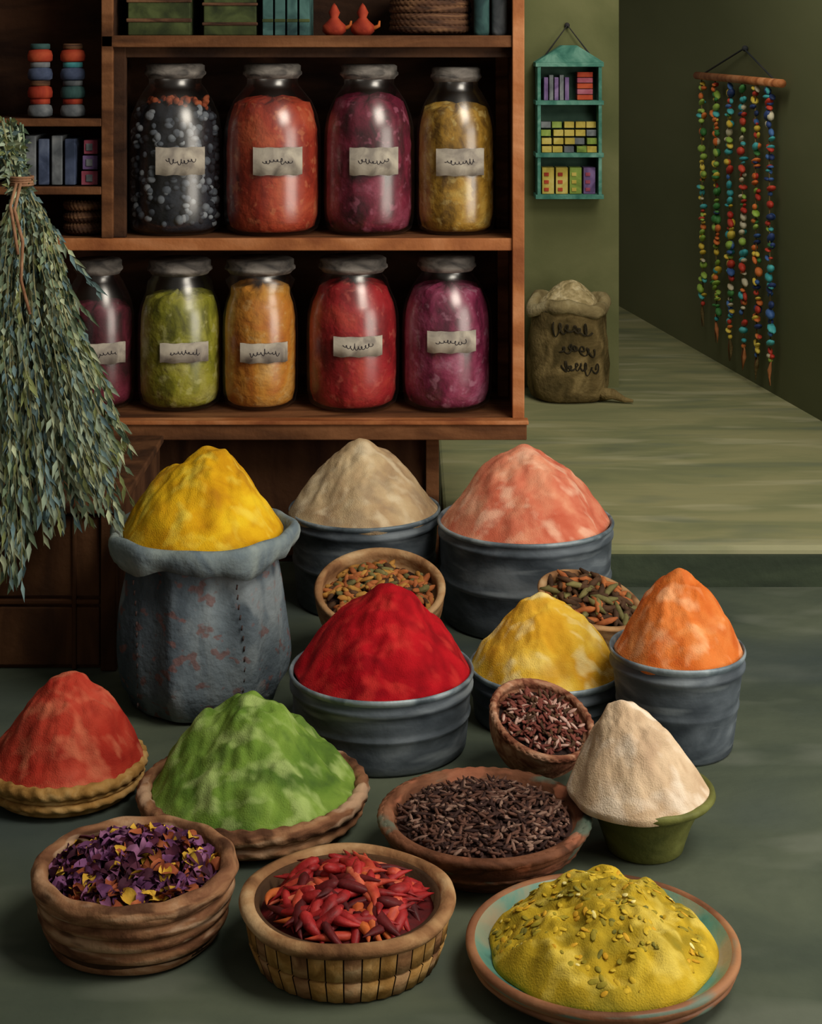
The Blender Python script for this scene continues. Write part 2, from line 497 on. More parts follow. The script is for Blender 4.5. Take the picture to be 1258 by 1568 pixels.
# ------------------------------------------------------------ buckets with spice
def bucket(x, y, R, zr, zp, mat, off=(0, 0), taper=.88, sharp=.6, amp=.012, seed=0, pr=.97):
    e = empty('spice_bucket', (x, y, 0))
    b = MB(); rb = R*taper
    def rz(z): return rb+(R-rb)*z/zr
    p = [(0, .002), (rb*.97, .002), (rb, .008)]
    for t in (.15, .3, .43, .455, .48, .505, .55, .7):
        z = zr*t; p.append((rz(z)*(1.018 if t in (.455, .48) else 1), z))
    p += [(rz(zr*.80), zr-.040), (R*1.010, zr-.036), (R*1.012, zr-.028), (R*.985, zr-.023), (R*.985, zr-.014)]
    def fn(a, r, z):
        return r*(1+.006*math.sin(3*a+seed)), z
    b.add(lathe(p, 96, fn), m_metal)
    b.add(lathe([(R*.985, zr-.014), (R*1.015, zr-.008), (R*1.02, zr-.003), (R*1.008, zr+.003), (R*.985, zr+.001), (R*.97, zr-.01), (R*.96, zr-.03), (0, zr-.03)], 96, fn), m_metal_r)
    b.obj('bucket', parent=e)
    s = MB(); s.add(pile(R*pr, zr-.006, zp, off, sharp, amp, seed), mat)
    s.obj('spice_heap', parent=e)
    return e

s_cream = spice('spice_cream', ['#9c8062', '#b99c76', '#cab088', '#d8c29c'], hl='#e2d0ae', dk='#93806a')
s_salmon = spice('spice_salmon', ['#b8563e', '#cd7257', '#da8c6c', '#e4a484'], hl='#efc0a2', dk='#c05a40')
s_red = spice('spice_red', ['#760510', '#980a16', '#ae121c', '#bc2224'], hl='#c8342e', dk='#60040c')
s_yellow = spice('spice_yellow', ['#c98f22', '#dba62c', '#e6bb40', '#eecd68'], hl='#f8e8a8', dk='#bb7c1e')
s_orange = spice('spice_orange', ['#b55020', '#c86628', '#d47a3c', '#de9256'], hl='#ecb080', dk='#b24c1c')
s_gold = spice('spice_gold', ['#ac7510', '#cb9412', '#ddac1a', '#e8c024'], hl='#f0d650', dk='#a0661a')
s_white = spice('spice_beige', ['#ad9074', '#c3a788', '#d2b898', '#e0c9ae'], hl='#efe0cc', dk='#a88868')
s_green = spice('spice_green', ['#455e24', '#5c7a2c', '#728e38', '#8ca650'], hl='#aebf76', dk='#385226')
s_red2 = spice('spice_paprika', ['#8f2018', '#a63022', '#b54230', '#c05440'], hl='#d27858', dk='#801a14')

bucket(-.134, 4.85, .213, .262, .462, s_cream, (-.012, 0), .9, .6, .011, seed=1, pr=1.0)
bucket(.316, 4.71, .240, .268, .478, s_salmon, (.0, 0), .95, .55, .012, seed=2)
bucket(-.067, 3.86, .206, .172, .360, s_red, (.02, 0), .93, .6, seed=3, amp=.013)
bucket(.322, 4.02, .181, .121, .290, s_yellow, (-.01, 0), .95, .6, seed=4, amp=.012)
bucket(.604, 3.85, .151, .222, .402, s_orange, (.005, 0), .82, .55, .010, seed=5)

# ------------------------------------------------------------ big cloth sack
m_sack = M('sack_canvas', ['#3c464d', '#505a62', '#667178', '#838d91'], scale=(6, 6, 3), rough=.92, bump=.6, bscale=45, dist=1, lo=.3, hi=.7, spec=.1,
           specks=(('#75504a', (26, 26, 36), .58, .7), ('#949c9e', (9, 9, 6), .56, .5)))
m_sackc = M('sack_cuff', ['#66737a', '#848f8d', '#9ea8a3'], scale=8, rough=.9, bump=.5, bscale=40, spec=.1)
m_stitch = M('stitch', ['#20262c', '#33302f'], scale=8)
m_thread = M('stitch_thread', ['#3b3230', '#5b4440'], scale=8)
e = empty('spice_sack', (-.507, 4.13, 0))
def sackfold(a, r, z):
    k = min(1, z/.10)
    f = .009*math.sin(7*a+.8+z*3)*k+.008*(1-abs(math.sin(6.5*a+2+z*2)))*k
    f += .012*noise.noise(Vector((math.cos(a)*2.5, math.sin(a)*2.5, z*6)))
    return r+f*(r/.2), z
zs = [(0, .0), (.155, .0), (.176, .010), (.186, .04)]
for i in range(1, 17):
    z = .04+.30*i/16
    zs.append((.192+.008*math.sin(z*14)-.012*max(0, (z-.22)/.12)**2, z))
s = MB()
s.add(lathe(zs+[(.182, .36), (.178, .38)], 144, sackfold), m_sack)
def cufff(a, r, z):
    f = .008*math.sin(5*a+1)+.005*math.sin(11*a)
    n_ = noise.noise(Vector((math.cos(a)*2, math.sin(a)*2, 5)))
    lo_ = max(0, (.405-z)/.06)
    return r+f*.7+.004*math.sin(17*a)*lo_, z+.012*n_+lo_*(.014*math.sin(4*a+2)+.008*math.sin(9*a))
cp = [(.184, .366), (.200, .354), (.214, .356), (.224, .374), (.229, .395), (.228, .408), (.222, .417), (.212, .420), (.204, .415), (.199, .400), (.19, .385), (0, .385)]
s.add(lathe(cp, 144, cufff), m_sackc)
for a in (-2.35, -1.02):
    for i in range(13):
        z = .03+i*.024
        aa = a+.05*math.sin(z*12)
        rr, _ = sackfold(aa, .193, z); rr += .006
        s.add(tube([(rr*math.cos(aa), rr*math.sin(aa), z), (rr*math.cos(aa+.01), rr*math.sin(aa+.01), z+.011)], .0022, 5), m_thread)
s.obj('sack_body', parent=e)
s = MB(); s.add(pile(.196, .407, .610, (.01, 0), .5, .014, 6), s_gold); s.obj('spice_heap', parent=e)

# ------------------------------------------------------------ bowls / baskets
def bowlprof(R, h, rb, th=.014, p=1.6, fill=.75, n=14):
    o = [(0, .0), (rb*.9, .0), (rb, .004)]
    for i in range(1, n+1):
        t = i/n
        o.append((rb+(R-rb)*(1-(1-t)**p), h*t))
    o += [(R+.003, h+.004), (R-.002, h+.009), (R-th*.7, h+.008), (R-th, h)]
    for i in range(1, 6):
        t = 1-i*(1-fill)/5
        o.append((rb+(R-rb)*(1-(1-t)**p)-th, h*t))
    o.append((0, h*fill))
    return o

def scatter(mb, R, z, n, make, mats, dome=.02, lay=.01):
    for i in range(n):
        a = rng.uniform(0, 2*pi); t = math.sqrt(rng.random())
        zz = z+dome*(1-t*t)+rng.uniform(0, lay)
        mb.add(make(), rng.choice(mats), Matrix.Translation((R*t*math.cos(a), R*t*math.sin(a), zz)) @ Matrix.Rotation(rng.uniform(0, 6.28), 4, 'Z') @ Matrix.Rotation(rng.uniform(-.5, .5), 4, 'Y') @ Matrix.Rotation(rng.uniform(-.5, .5), 4, 'X'))

m_tan = M('wood_tan', ['#63422a', '#8a6240', '#a68058', '#bc9c74'], scale=(9, 9, 26), rough=.8, bump=.4, dist=.9, lo=.3, hi=.7, spec=.15)
m_tan2 = M('wicker_tan', ['#4e3322', '#785038', '#966c4c', '#b08c6c'], scale=(7, 7, 30), rough=.85, bump=.5, dist=.9, lo=.32, hi=.68, spec=.12,
           specks=(('#c4a486', (8, 8, 40), .58, .6), ('#3b2318', (8, 8, 36), .58, .7)))
m_brn = M('wood_brown', ['#38200f', '#5c3622', '#784c34', '#8f6248'], scale=(8, 8, 34), rough=.75, bump=.4, dist=.9, spec=.2, lo=.3, hi=.7,
          specks=(('#47695c', (9, 9, 30), .62, .6), ('#a8664a', (12, 12, 30), .58, .6)))
m_gold = M('straw_gold', ['#86602f', '#a87e45', '#be9860'], scale=(20, 20, 20), rough=.85, bump=.4, spec=.12)
m_bdark = M('basket_inside', ['#1a0d0a', '#2c1712'], scale=10)
m_gap = M('stave_gap', ['#3a2616', '#523720'], scale=10)
m_cer = M('ceramic_rim', ['#3f6f66', '#5d8f80', '#86927a', '#9c8f72'], scale=(7, 7, 7), rough=.55, bump=.2, coat=.1, dist=.8)
m_cerb = M('ceramic_brown', ['#5a3824', '#835438', '#9c6c4a', '#a8794f'], scale=(4, 4, 40), rough=.6, bump=.2, coat=.05, dist=.6,
           specks=(('#4f7d70', (5, 5, 60), .58, .7),))
m_olive = M('pot_olive', ['#484c20', '#61632e', '#7c7f42'], scale=(5, 5, 9), rough=.7, bump=.3, coat=.05)

n_a = M('nut_gold', ['#966329', '#b5853e'], scale=20); n_b = M('nut_orange', ['#94502a', '#b06a38'], scale=20)
n_c = M('nut_dark', ['#3a2617', '#563a24'], scale=20); n_d = M('nut_olive', ['#5a5430', '#7b7244'], scale=20)
n_e = M('nut_pale', ['#b08a52', '#c9a872'], scale=20)
def nut(): return ball(1, 7, 5, rng.uniform(.014, .024), rng.uniform(.007, .010), rng.uniform(.005, .008))
def wbowl(name, x, y, R, h, rb, rot, mat, mats, seedn, n, fill=.86, make=nut, lay=.014, rope=None, dome=.018, p=2.0, th=.018):
    lift = rb*(abs(math.sin(rot[0]))+abs(math.sin(rot[1])))*.8
    e = empty(name, (x, y, lift), rot)
    b = MB()
    def fn(a, r, z):
        return r*(1+.012*noise.noise(Vector((math.cos(a)*2, math.sin(a)*2, z*12+seedn)))), z
    b.add(lathe(bowlprof(R, h, rb, th, p, fill), 72, fn), mat)
    if rope: b.add(rope_ring(R-.004, h, rope[0], rope[1]), rope[2])
    b.obj('bowl', parent=e)
    c = MB()
    c.add(lathe([(0, h*fill+dome*.8), (R*.5, h*fill+dome*.5), (R*.93-th, h*fill)], 40), m_bdark)
    scatter(c, R-th-.012, h*fill, n, make, mats, dome, lay)
    c.obj('bowl_contents', parent=e)
    return e
wbowl('bowl_of_nuts', -.079, 4.35, .164, .205, .07, (.32, .0, .0), m_tan, [n_a, n_b, n_c, n_a, n_b, n_d], 1, 330)
def pod():
    return tube([(-.030, 0, 0), (-.01, .004, .004), (.01, .004, .004), (.030, 0, 0)], [.003, .008, .008, .003], 6)
wbowl('bowl_of_dried_pods', .418, 4.335, .136, .172, .036, (.2, .22, 0), m_tan, [n_c, n_d, n_c, n_b, n_c], 2, 180, make=pod, lay=.035, fill=.84, dome=.035, p=1.35)
w_r = M('seed_redbrown', ['#5c2c24', '#7a4034'], scale=20); w_p = M('seed_pale', ['#a07a6c', '#ba988a'], scale=20)
def seed(): return ball(1, 6, 4, rng.uniform(.010, .016), .0042, .003)
m_waln = M('wicker_redbrown', ['#4f2a1c', '#7a4a36', '#9d6f54', '#b89076'], scale=(12, 30, 22), rough=.8, bump=.6, dist=1.5, lo=.3, hi=.7, spec=.12)
wbowl('small_bowl_of_seeds', .255, 3.705, .114, .118, .05, (.36, .26, 0), m_waln, [w_r, w_r, w_p, w_r, n_c], 3, 420, make=seed, fill=.9, rope=(.008, 40, m_waln), p=2.2, th=.012)

sd = [M('seed_dark', ['#2a1713', '#3d2620'], scale=20), M('seed_brown', ['#4d3026', '#684638'], scale=20), M('seed_light', ['#75574a', '#8e7060'], scale=20)]
e = empty('wide_bowl_of_cloves', (.143, 3.305, 0))
b = MB(); R = .206
b.add(lathe([(0, 0), (.125, 0), (.135, .006), (.165, .03), (.19, .055), (.202, .075), (R, .086), (R-.004, .096), (R-.014, .098), (R-.026, .092), (R-.032, .078), (0, .07)], 96), m_brn)
b.add(rope_ring(R-.006, .088, .009, 50, amp=.10), m_brn)
b.add(rope_ring(.180, .05, .007, 40), m_brn)
b.obj('bowl', parent=e)
c = MB()
c.add(lathe([(0, .100), (.08, .097), (.14, .086), (R-.032, .077)], 48), sd[0])
def cl(): return ball(1, 6, 4, rng.uniform(.011, .019), .0038, .0032)
scatter(c, R-.042, .082, 1000, cl, [sd[0], sd[1], sd[0], sd[1], sd[2]], .02, .008)
c.obj('cloves', parent=e)

# olive pot with beige heap
e = empty('pot_of_beige_spice', (.462, 3.36, 0))
b = MB()
b.add(lathe([(0, 0), (.070, 0), (.076, .005), (.080, .02), (.092, .055), (.108, .088), (.118, .096), (.124, .100), (.133, .104), (.139, .112), (.137, .120), (.128, .122), (.12, .115), (0, .11)], 80), m_olive)
b.obj('pot', parent=e)
s = MB(); s.add(pile(.140, .116, .292, (-.035, 0), .55, .010, 7), s_white, Matrix.Translation((-.012, 0, 0))); s.obj('spice_heap', parent=e)

def flat_basket(name, x, y, R, h, mat_b, smat, zp, off, seed_, sharp, amp, rb=.78, rope=.014, pr=.93):
    e = empty(name, (x, y, 0))
    b = MB()
    n = 8; p = [(0, 0), (R*rb, 0)]
    for i in range(n*2+1):
        t = i/(n*2); p.append((R*rb+(R*.97-R*rb)*math.sqrt(t)+.003*math.sin(t*pi*6), .002+(h-.012)*t))
    p += [(R*.9, h-.008), (0, h-.008)]
    b.add(lathe(p, 90), mat_b)
    b.add(rope_ring(R-rope*.8, h-.004, rope, 34, strands=2, amp=.12), mat_b)
    b.add(rope_ring(R*.93, h*.45, rope*.6, 30, strands=2), mat_b)
    b.obj('basket', parent=e)
    s = MB(); s.add(pile(R*pr, h-.002, zp, off, sharp, amp, seed_), smat); s.obj('spice_heap', parent=e)
flat_basket('wicker_basket_of_green_spice', -.3235, 3.49, .235, .064, m_tan2, s_green, .246, (-.012, .02), 8, .72, .022, rope=.016, pr=.91)
flat_basket('wicker_basket_of_paprika', -.737, 3.62, .172, .064, m_gold, s_red2, .250, (.012, 0), 9, .5, .012, pr=.97)

# coiled basket with petals
e = empty('coiled_basket_of_petals', (-.4926, 3.035, 0))
b = MB(); R = .181; h = .118
b.add(lathe([(0, 0), (.13, 0), (.15, .012), (R*.96, h), (R*.88, h), (.15, .085), (0, .085)], 80), m_gap)
for i in range(5):
    t = i/4
    rr = .138+(.166-.138)*t**.6
    b.add(rope_ring(rr, .0165+i*.0235, .0145, 5, strands=1, amp=.08), m_tan2, Matrix.Rotation(.010*(i % 2*2-1), 4, 'Y'))
b.add(rope_ring(R-.014, h, .0165, 12, strands=2, amp=.10), m_tan2)
b.obj('basket', parent=e)
pm = [M('petal_purple', ['#4a2446', '#6a3a62', '#875480'], scale=20), M('petal_plum', ['#341222', '#541e34'], scale=20),
      M('petal_yellow', ['#bb8a22', '#d8ad40'], scale=20), M('petal_mauve', ['#7a4868', '#946284'], scale=20), M('petal_rust', ['#843c22', '#a85c36'], scale=20)]
def petal():
    L_ = rng.uniform(.011, .020); w = L_*.65; vs = []; fs = []
    for i in range(6):
        t = i/5; ww = w*math.sin(pi*(.12+.76*t)); zz = .012*math.sin(pi*t)*rng.uniform(.7, 1.2)
        for k in (-1, 0, 1): vs.append((L_*(t-.5)*2, k*ww, zz+abs(k)*.006))
    for i in range(5):
        for k in (0, 1): fs.append([i*3+k, i*3+k+1, i*3+k+4, i*3+k+3])
    return vs, fs
c = MB()
c.add(lathe([(0, .122), (.07, .12), (.12, .108), (.158, .088)], 40), pm[1])
for i in range(600):
    a = rng.uniform(0, 2*pi); t = math.sqrt(rng.random())
    z = .098+.036*(1-t*t)+rng.uniform(-.003, .016)
    mt = rng.choice([pm[0], pm[0], pm[1], pm[3], pm[1], pm[4], pm[0], pm[2]])
    c.add(petal(), mt, Matrix.Translation((.146*t*math.cos(a), .146*t*math.sin(a), z)) @ Matrix.Rotation(rng.uniform(0, 6.28), 4, 'Z') @ Matrix.Rotation(rng.uniform(-.9, .9), 4, 'Y') @ Matrix.Rotation(rng.uniform(-.8, .8), 4, 'X'))
c.obj('petals', parent=e)

# stave basket with red chillies
e = empty('wicker_basket_of_red_chillies', (-.111, 2.97, 0))
b = MB(); R = .183; h = .098
b.add(lathe([(0, 0), (.145, 0), (.155, .004), (.1665, .05), (.173, h), (.155, h), (.15, .07), (0, .07)], 80), m_gap)
ns = 36
for i in range(ns):
    a0 = 2*pi*(i+.04)/ns; a1 = 2*pi*(i+.96)/ns
    for (za, zb, ra, rb_) in ((.003, .042, .158, .1715), (.044, .086, .1715, .1785)):
        vs = []
        for a in (a0, (a0+a1)/2, a1):
            bul = .0025 if a not in (a0, a1) else 0
            for (r_, z_) in ((ra-.006, za), (ra+bul, za+.001), (rb_+bul, zb-.001), (rb_-.006, zb)):
                vs.append((r_*math.cos(a), r_*math.sin(a), z_))
        fs = []
        for q in (0, 1):
            for k in range(3): fs.append([q*4+k, (q+1)*4+k, (q+1)*4+k+1, q*4+k+1])
        b.add((vs, fs), m_gold if (i*7) % 3 else m_tan)
b.add(lathe([(.170, .084), (.184, .086), (.190, .095), (.187, .104), (.176, .108), (.166, .104), (.161, .092)], 90,
            lambda a, r, z: (r*(1+.006*math.sin(5*a)), z+.002*math.sin(4*a+1))), m_tan)
b.obj('basket', parent=e)
ch = [M('chilli_red', ['#6e0e0f', '#98191b', '#b02e2a'], scale=24, rough=.6, bump=.4, coat=.15, spec=.25, coatr=.4),
      M('chilli_deep', ['#3f070a', '#651012'], scale=24, rough=.65, bump=.3, coat=.05),
      M('chilli_bright', ['#a02c20', '#c04a30', '#d27252'], scale=24, rough=.6, bump=.3, coat=.1, coatr=.4),
      M('chilli_orange', ['#a84820', '#cd6c32'], scale=24, rough=.6, bump=.2)]
def chilli():
    L_ = rng.uniform(.032, .050); c_ = rng.uniform(-.014, .014); w = rng.uniform(.0085, .0135)
    pts = [(L_*(2*t-1), c_*(1-(2*t-1)**2)*1.2, .006*math.sin(3*t)) for t in [i/8 for i in range(9)]]
    rad = [w*.35, w*.9, w, w*.98, w*.9, w*.75, w*.55, w*.32, w*.08]
    v, f = tube(pts, rad, 8)
    return [(x, y, z*.75) for x, y, z in v], f
c = MB()
c.add(lathe([(0, .112), (.06, .108), (.11, .094), (.152, .078)], 40), ch[1])
for i in range(175):
    a = rng.uniform(0, 2*pi); t = math.sqrt(rng.random())
    z = .086+.036*(1-t**1.6)+rng.uniform(0, .016)
    yaw = a+rng.uniform(-1.3, 1.3)
    rr = .124*t
    c.add(chilli(), rng.choice([ch[0], ch[0], ch[1], ch[2], ch[0], ch[2] if i % 3 == 0 else ch[0], ch[3] if i % 4 == 0 else ch[1]]),
          Matrix.Translation((rr*math.cos(a), rr*math.sin(a), z)) @ Matrix.Rotation(yaw, 4, 'Z') @ Matrix.Rotation(rng.uniform(-.2, .6), 4, 'Y'))
c.obj('chillies', parent=e)

# large ceramic dish of yellow blossoms
e = empty('ceramic_dish_of_yellow_blossoms', (.327, 2.904, 0))
b = MB(); R = .2335
b.add(lathe([(0, 0), (.150, 0), (.160, .004), (.190, .016), (.215, .032), (.228, .044), (.2335, .052), (.2335, .059), (.229, .063), (.222, .063), (.218, .060)], 96), m_cerb)
b.add(lathe([(.218, .060), (.212, .055), (.204, .048), (.196, .043), (0, .04)], 96), m_cer)
b.add(rope_ring(.2215, .037, .006, 20, amp=.08), m_cerb)
b.obj('dish', parent=e)
ym = [M('blossom_yellow', ['#b0901c', '#c8a628', '#d6b83c'], scale=22), M('blossom_olive', ['#8a7a20', '#a0902a'], scale=22),
      M('blossom_moss', ['#6a6424', '#807830'], scale=22), M('blossom_pale', ['#dcc868', '#ecdf9c'], scale=22), M('blossom_gold', ['#be8e1a', '#d4a42e'], scale=22)]
m_bl = spice('blossom_mass', ['#857420', '#a88c22', '#c0a028', '#ceb038'], hl='#e0c860', dk='#706c26')
c = MB()
Z0, Z1, PA = .046, .134, .018
c.add(pile(.194, Z0, Z1, (0, 0), .3, PA, 12, dome=True), m_bl)
def bz(a, t):
    t = min(.999, max(.001, t))
    x0, y0 = math.cos(a)*t, math.sin(a)*t
    nz = noise.noise(Vector((x0*2.2+12, y0*2.2, 12*.7)))
    nz2 = noise.noise(Vector((x0*5+12, y0*5, 15)))
    nz3 = noise.noise(Vector((x0*11+12, y0*11, 21)))
    w = min(1, .25+t*3)*(1 if t < .85 else (1-t)/.15)
    return Z0+(Z1-Z0)*(1-t**2.2)**.8+w*PA*(nz*1.2+nz2*.8+nz3*.35)
def bit(): return ball(1, 7, 4, rng.uniform(.006, .012), rng.uniform(.004, .006), .0014)
for i in range(420):
    a = rng.uniform(0, 2*pi); t = math.sqrt(rng.random())*.97
    z = bz(a, t)-.0005
    n_ = noise.noise(Vector((math.cos(a)*t*3, math.sin(a)*t*3, 2)))
    mt = rng.choice([ym[0], ym[0], ym[1], ym[4]]) if n_ > -.1 else rng.choice([ym[1], ym[1], ym[2], ym[0]])
    if i % 16 == 0: mt = ym[3]
    dzdt = (bz(a, t+.02)-bz(a, t-.02))/(.04*.194)
    sl = math.atan(dzdt)
    c.add(bit(), mt, Matrix.Translation((.194*t*math.cos(a), .194*t*math.sin(a), z)) @ Matrix.Rotation(a, 4, 'Z') @ Matrix.Rotation(-sl, 4, 'Y') @ Matrix.Rotation(rng.uniform(0, 6.28), 4, 'Z') @ Matrix.Rotation(rng.uniform(-.15, .15), 4, 'X'))
c.obj('blossoms', parent=e)

# ------------------------------------------------------------ burlap sack on platform
m_burl = M('burlap', ['#4a3f26', '#665636', '#84714a'], scale=(10, 10, 10), rough=.95, bump=.6, bscale=70, dist=1, spec=.05)
m_burl2 = M('burlap_light', ['#6f6040', '#8d7d57', '#a59672'], scale=10, rough=.95, bump=.5, bscale=60)
m_grain = M('sack_grain', ['#8b7a52', '#ad9a70', '#c5b48c'], scale=25, bump=.6, bscale=60, vor=True)
m_paint = M('lettering_ink', ['#26221a', '#3a3326'], scale=30, bump=0, rough=.95, spec=.05)
e = empty('burlap_sack', (.655, 7.06, .115))
s = MB()
def bf(a, r, z):
    ce = (abs(math.cos(a))**3+abs(math.sin(a))**3)**(-1/3)
    n_ = noise.noise(Vector((math.cos(a)*1.8, math.sin(a)*1.8, z*6)))
    return r*(.5+.5*ce)*(1+.06*n_+.02*math.sin(8*a+z*20)), z
s.add(lathe([(0, 0), (.135, 0), (.155, .012), (.165, .05), (.168, .14), (.165, .24), (.155, .32), (.148, .37)], 96, bf), m_burl)
def cf(a, r, z):
    n_ = noise.noise(Vector((math.cos(a)*2, math.sin(a)*2, 9)))
    return r*(1+.05*math.sin(6*a)), z+.018*n_+.012*math.sin(3*a+.5)
s.add(lathe([(.150, .365), (.168, .36), (.175, .375), (.172, .395), (.160, .410), (.140, .412), (.125, .40), (.12, .38), (0, .38)], 96, cf), m_burl2)
s.add(tube([(.12, -.1, .03), (.17, -.12, .035), (.215, -.13, .014), (.25, -.14, .010)], [.03, .022, .012, .006], 8), m_burl)
s.obj('sack_body', parent=e)
s = MB(); s.add(pile(.125, .39, .485, (.01, 0), .4, .006, 20, seg=64, rings=24), m_grain); s.obj('grain', parent=e)
def scrawl(e, zc, a0, width, seed_, name, hgt=.022, freq=26):
    pts = []
    n = 90
    for i in range(n):
        u = i/(n-1)
        x = (u-.5)*width+.009*math.cos(u*freq+seed_)+.016*noise.noise(Vector((u*9, seed_, 3)))
        A = hgt*(.25+1.6*abs(noise.noise(Vector((u*6, seed_, 0)))))
        z = zc+math.sin(u*freq+seed_)*A+.006*math.sin(u*5)+.008*noise.noise(Vector((u*20, seed_, 8)))
        a = a0+x/.168
        rr = bf(a, .167, z)[0]+.002
        pts.append((rr*math.cos(a), rr*math.sin(a), z))
    mbs = MB(); mbs.add(tube(pts, [.0020+.0024*abs(math.sin(i*.37)) for i in range(n)], 5), m_paint)
    mbs.obj(name, parent=e)
a0 = -pi/2+.05
scrawl(e, .305, a0-.05, .15, 1.3, 'lettering_1', .030, 36)
scrawl(e, .225, a0+.05, .13, 4.1, 'lettering_2', .026, 34)
scrawl(e, .150, a0+.12, .15, 7.7, 'lettering_3', .024, 46)

# ------------------------------------------------------------ hanging display shelf
m_verd = M('verdigris_paint', ['#35665a', '#4b7d6e', '#6e9a8a'], scale=14, rough=.8, spec=.1)
m_vdk = M('display_back', ['#2a4237', '#3c5546'], scale=10)
mb = MB()
x0, x1, yf, yb = .530, .800, 7.12, 7.245
B((x0, x1, yb-.01, yb, .94, 1.49), m_vdk)
B((x0, x0+.014, yf, yb, .94, 1.49), m_verd); B((x1-.014, x1, yf, yb, .94, 1.49), m_verd)
for z in (.93, 1.105, 1.325, 1.485): B((x0-.008, x1+.008, yf-.005, yb, z, z+.018), m_verd)
mx = (x0+x1)/2
mb.add(([(x0-.01, yf, 1.503), (x1+.01, yf, 1.503), (mx+.03, yf, 1.575), (mx-.03, yf, 1.575), (x0-.01, yb, 1.503), (x1+.01, yb, 1.503), (mx+.03, yb, 1.575), (mx-.03, yb, 1.575)],
        [[0, 1, 2, 3], [4, 7, 6, 5], [0, 3, 7, 4], [1, 5, 6, 2], [3, 2, 6, 7], [0, 4, 5, 1]]), m_verd, smooth=False)
mb.add(tube([(x0+.03, 7.2, 1.52), (mx, 7.22, 1.66), (x1-.03, 7.2, 1.52)], .004, 6), m_stitch)
mb.add(ball(.012, 8, 6), m_stitch, Matrix.Translation((mx, 7.238, 1.66)))
for i in range(5): B((x0+.03+i*.022, x0+.047+i*.022, 7.15, 7.22, 1.343, 1.44+.01*(i % 2)), f_grey if i % 2 else f_purp)
for i in range(5): B((x0+.17, x0+.235, 7.15, 7.22, 1.345+i*.024, 1.366+i*.024), f_pink if i % 2 else f_red)
for r in range(4):
    for i in range(5):
        jx = rng.uniform(-.004, .004)
        B((x0+.022+i*.047+jx, x0+.063+i*.047+jx, 7.14+.01*r, 7.22, 1.124+r*.034, 1.150+r*.034), [f_yel, f_grey, f_yel, f_yel, f_lime][(i*3+r*2) % 5])
for i in range(4):
    cA = [f_yel, f_yel, f_lime, f_purp][i]
    B((x0+.022+i*.058, x0+.072+i*.058, 7.15, 7.22, .949, 1.06), cA)
    for k in range(3): B((x0+.03+i*.058, x0+.05+i*.058, 7.146, 7.15, .96+k*.032, .975+k*.032), [f_red, f_red, f_yel, f_pink][i])
mb.obj('hanging_display_shelf', bevel=.002)

# ------------------------------------------------------------ bead hanging on right wall
mb = MB()
nx, ny = -.988, -.152
def W(Y, z, off=.04):
    X, _ = wp(Y); return Vector((X+nx*off, Y+ny*off, z))
mb.add(tube([W(8.0, 1.43), W(7.4, 1.425), W(6.92, 1.42)], .018, 10), m_wood_e)
mb.add(tube([W(7.9, 1.44), W(7.42, 1.56, .02), W(7.0, 1.43)], .004, 6), m_stitch)
mb.add(ball(.014, 8, 6), m_stitch, Matrix.Translation(W(7.42, 1.56, .015)))
bead = lambda n_, c: M(n_, c, scale=14, rough=.55, bump=.1, spec=.3)
bm = [bead('bead_red', ['#a8281c', '#c84a34']), bead('bead_turquoise', ['#2f8f96', '#56b8b8']), bead('bead_yellow', ['#c9a62c', '#e2cc58']),
      bead('bead_orange', ['#c45a22', '#dd8040']), bead('bead_blue', ['#2f4f86', '#4a70a8']), bead('bead_lime', ['#7fa036', '#a5c25a']),
      bead('bead_green', ['#2f6a34', '#4f8d48']), bead('bead_navy', ['#1c2a4e', '#31457a']), bead('bead_cream', ['#b8ac8c', '#d0c8ac'])]
fav = [[2, 5, 1, 3, 5], [2, 5, 6, 3], [1, 2, 4, 0, 1], [0, 3, 1, 8], [3, 0, 7, 2], [4, 0, 7, 1]]
for k, (Y, zb) in enumerate(((7.93, .36), (7.74, .32), (7.56, .27), (7.39, .26), (7.23, .25), (7.07, .26))):
    z = 1.40
    mb.add(tube([W(Y, 1.42), W(Y-.01, .8), W(Y-.02, zb+.02)], .003, 5), m_burl)
    while z > zb+.03:
        s_ = rng.uniform(.011, .020)
        sq = rng.choice([1, .8, .6, .5])
        z -= s_*sq
        for q in range(rng.choice([1, 1, 2, 2])):
            c_ = bm[rng.choice(fav[k])] if rng.random() < .65 else rng.choice(bm)
            mb.add(ball(s_, 8, 5, rng.uniform(.7, 1.1), rng.uniform(1.1, 2.3), sq), c_, Matrix.Translation(W(Y-.02*(1.4-z)/1.1+rng.uniform(-.02, .02), z, .04+rng.uniform(-.008, .006))) @ Matrix.Rotation(rng.uniform(-.6, .6), 4, 'X'))
        z -= s_*sq+.003+(rng.uniform(.008, .02) if rng.random() < .25 else 0)
    yy = Y-.02
    pts = [W(yy+.014*math.sin(i*1.1+k), zb+.03-i*.032) for i in range(5)]
    mb.add(tube(pts, [.003, .004, .010, .005, .001], 6), m_wood_e if k % 2 else m_burl)
    mb.add(tube([W(yy, zb+.02), W(yy+.02, zb-.04), W(yy+.012, zb-.10)], [.003, .004, .001], 5), m_wood_m)
    mb.add(ball(.011, 7, 5), bm[k], Matrix.Translation(W(yy, zb+.01)))
mb.obj('beaded_wall_hanging')

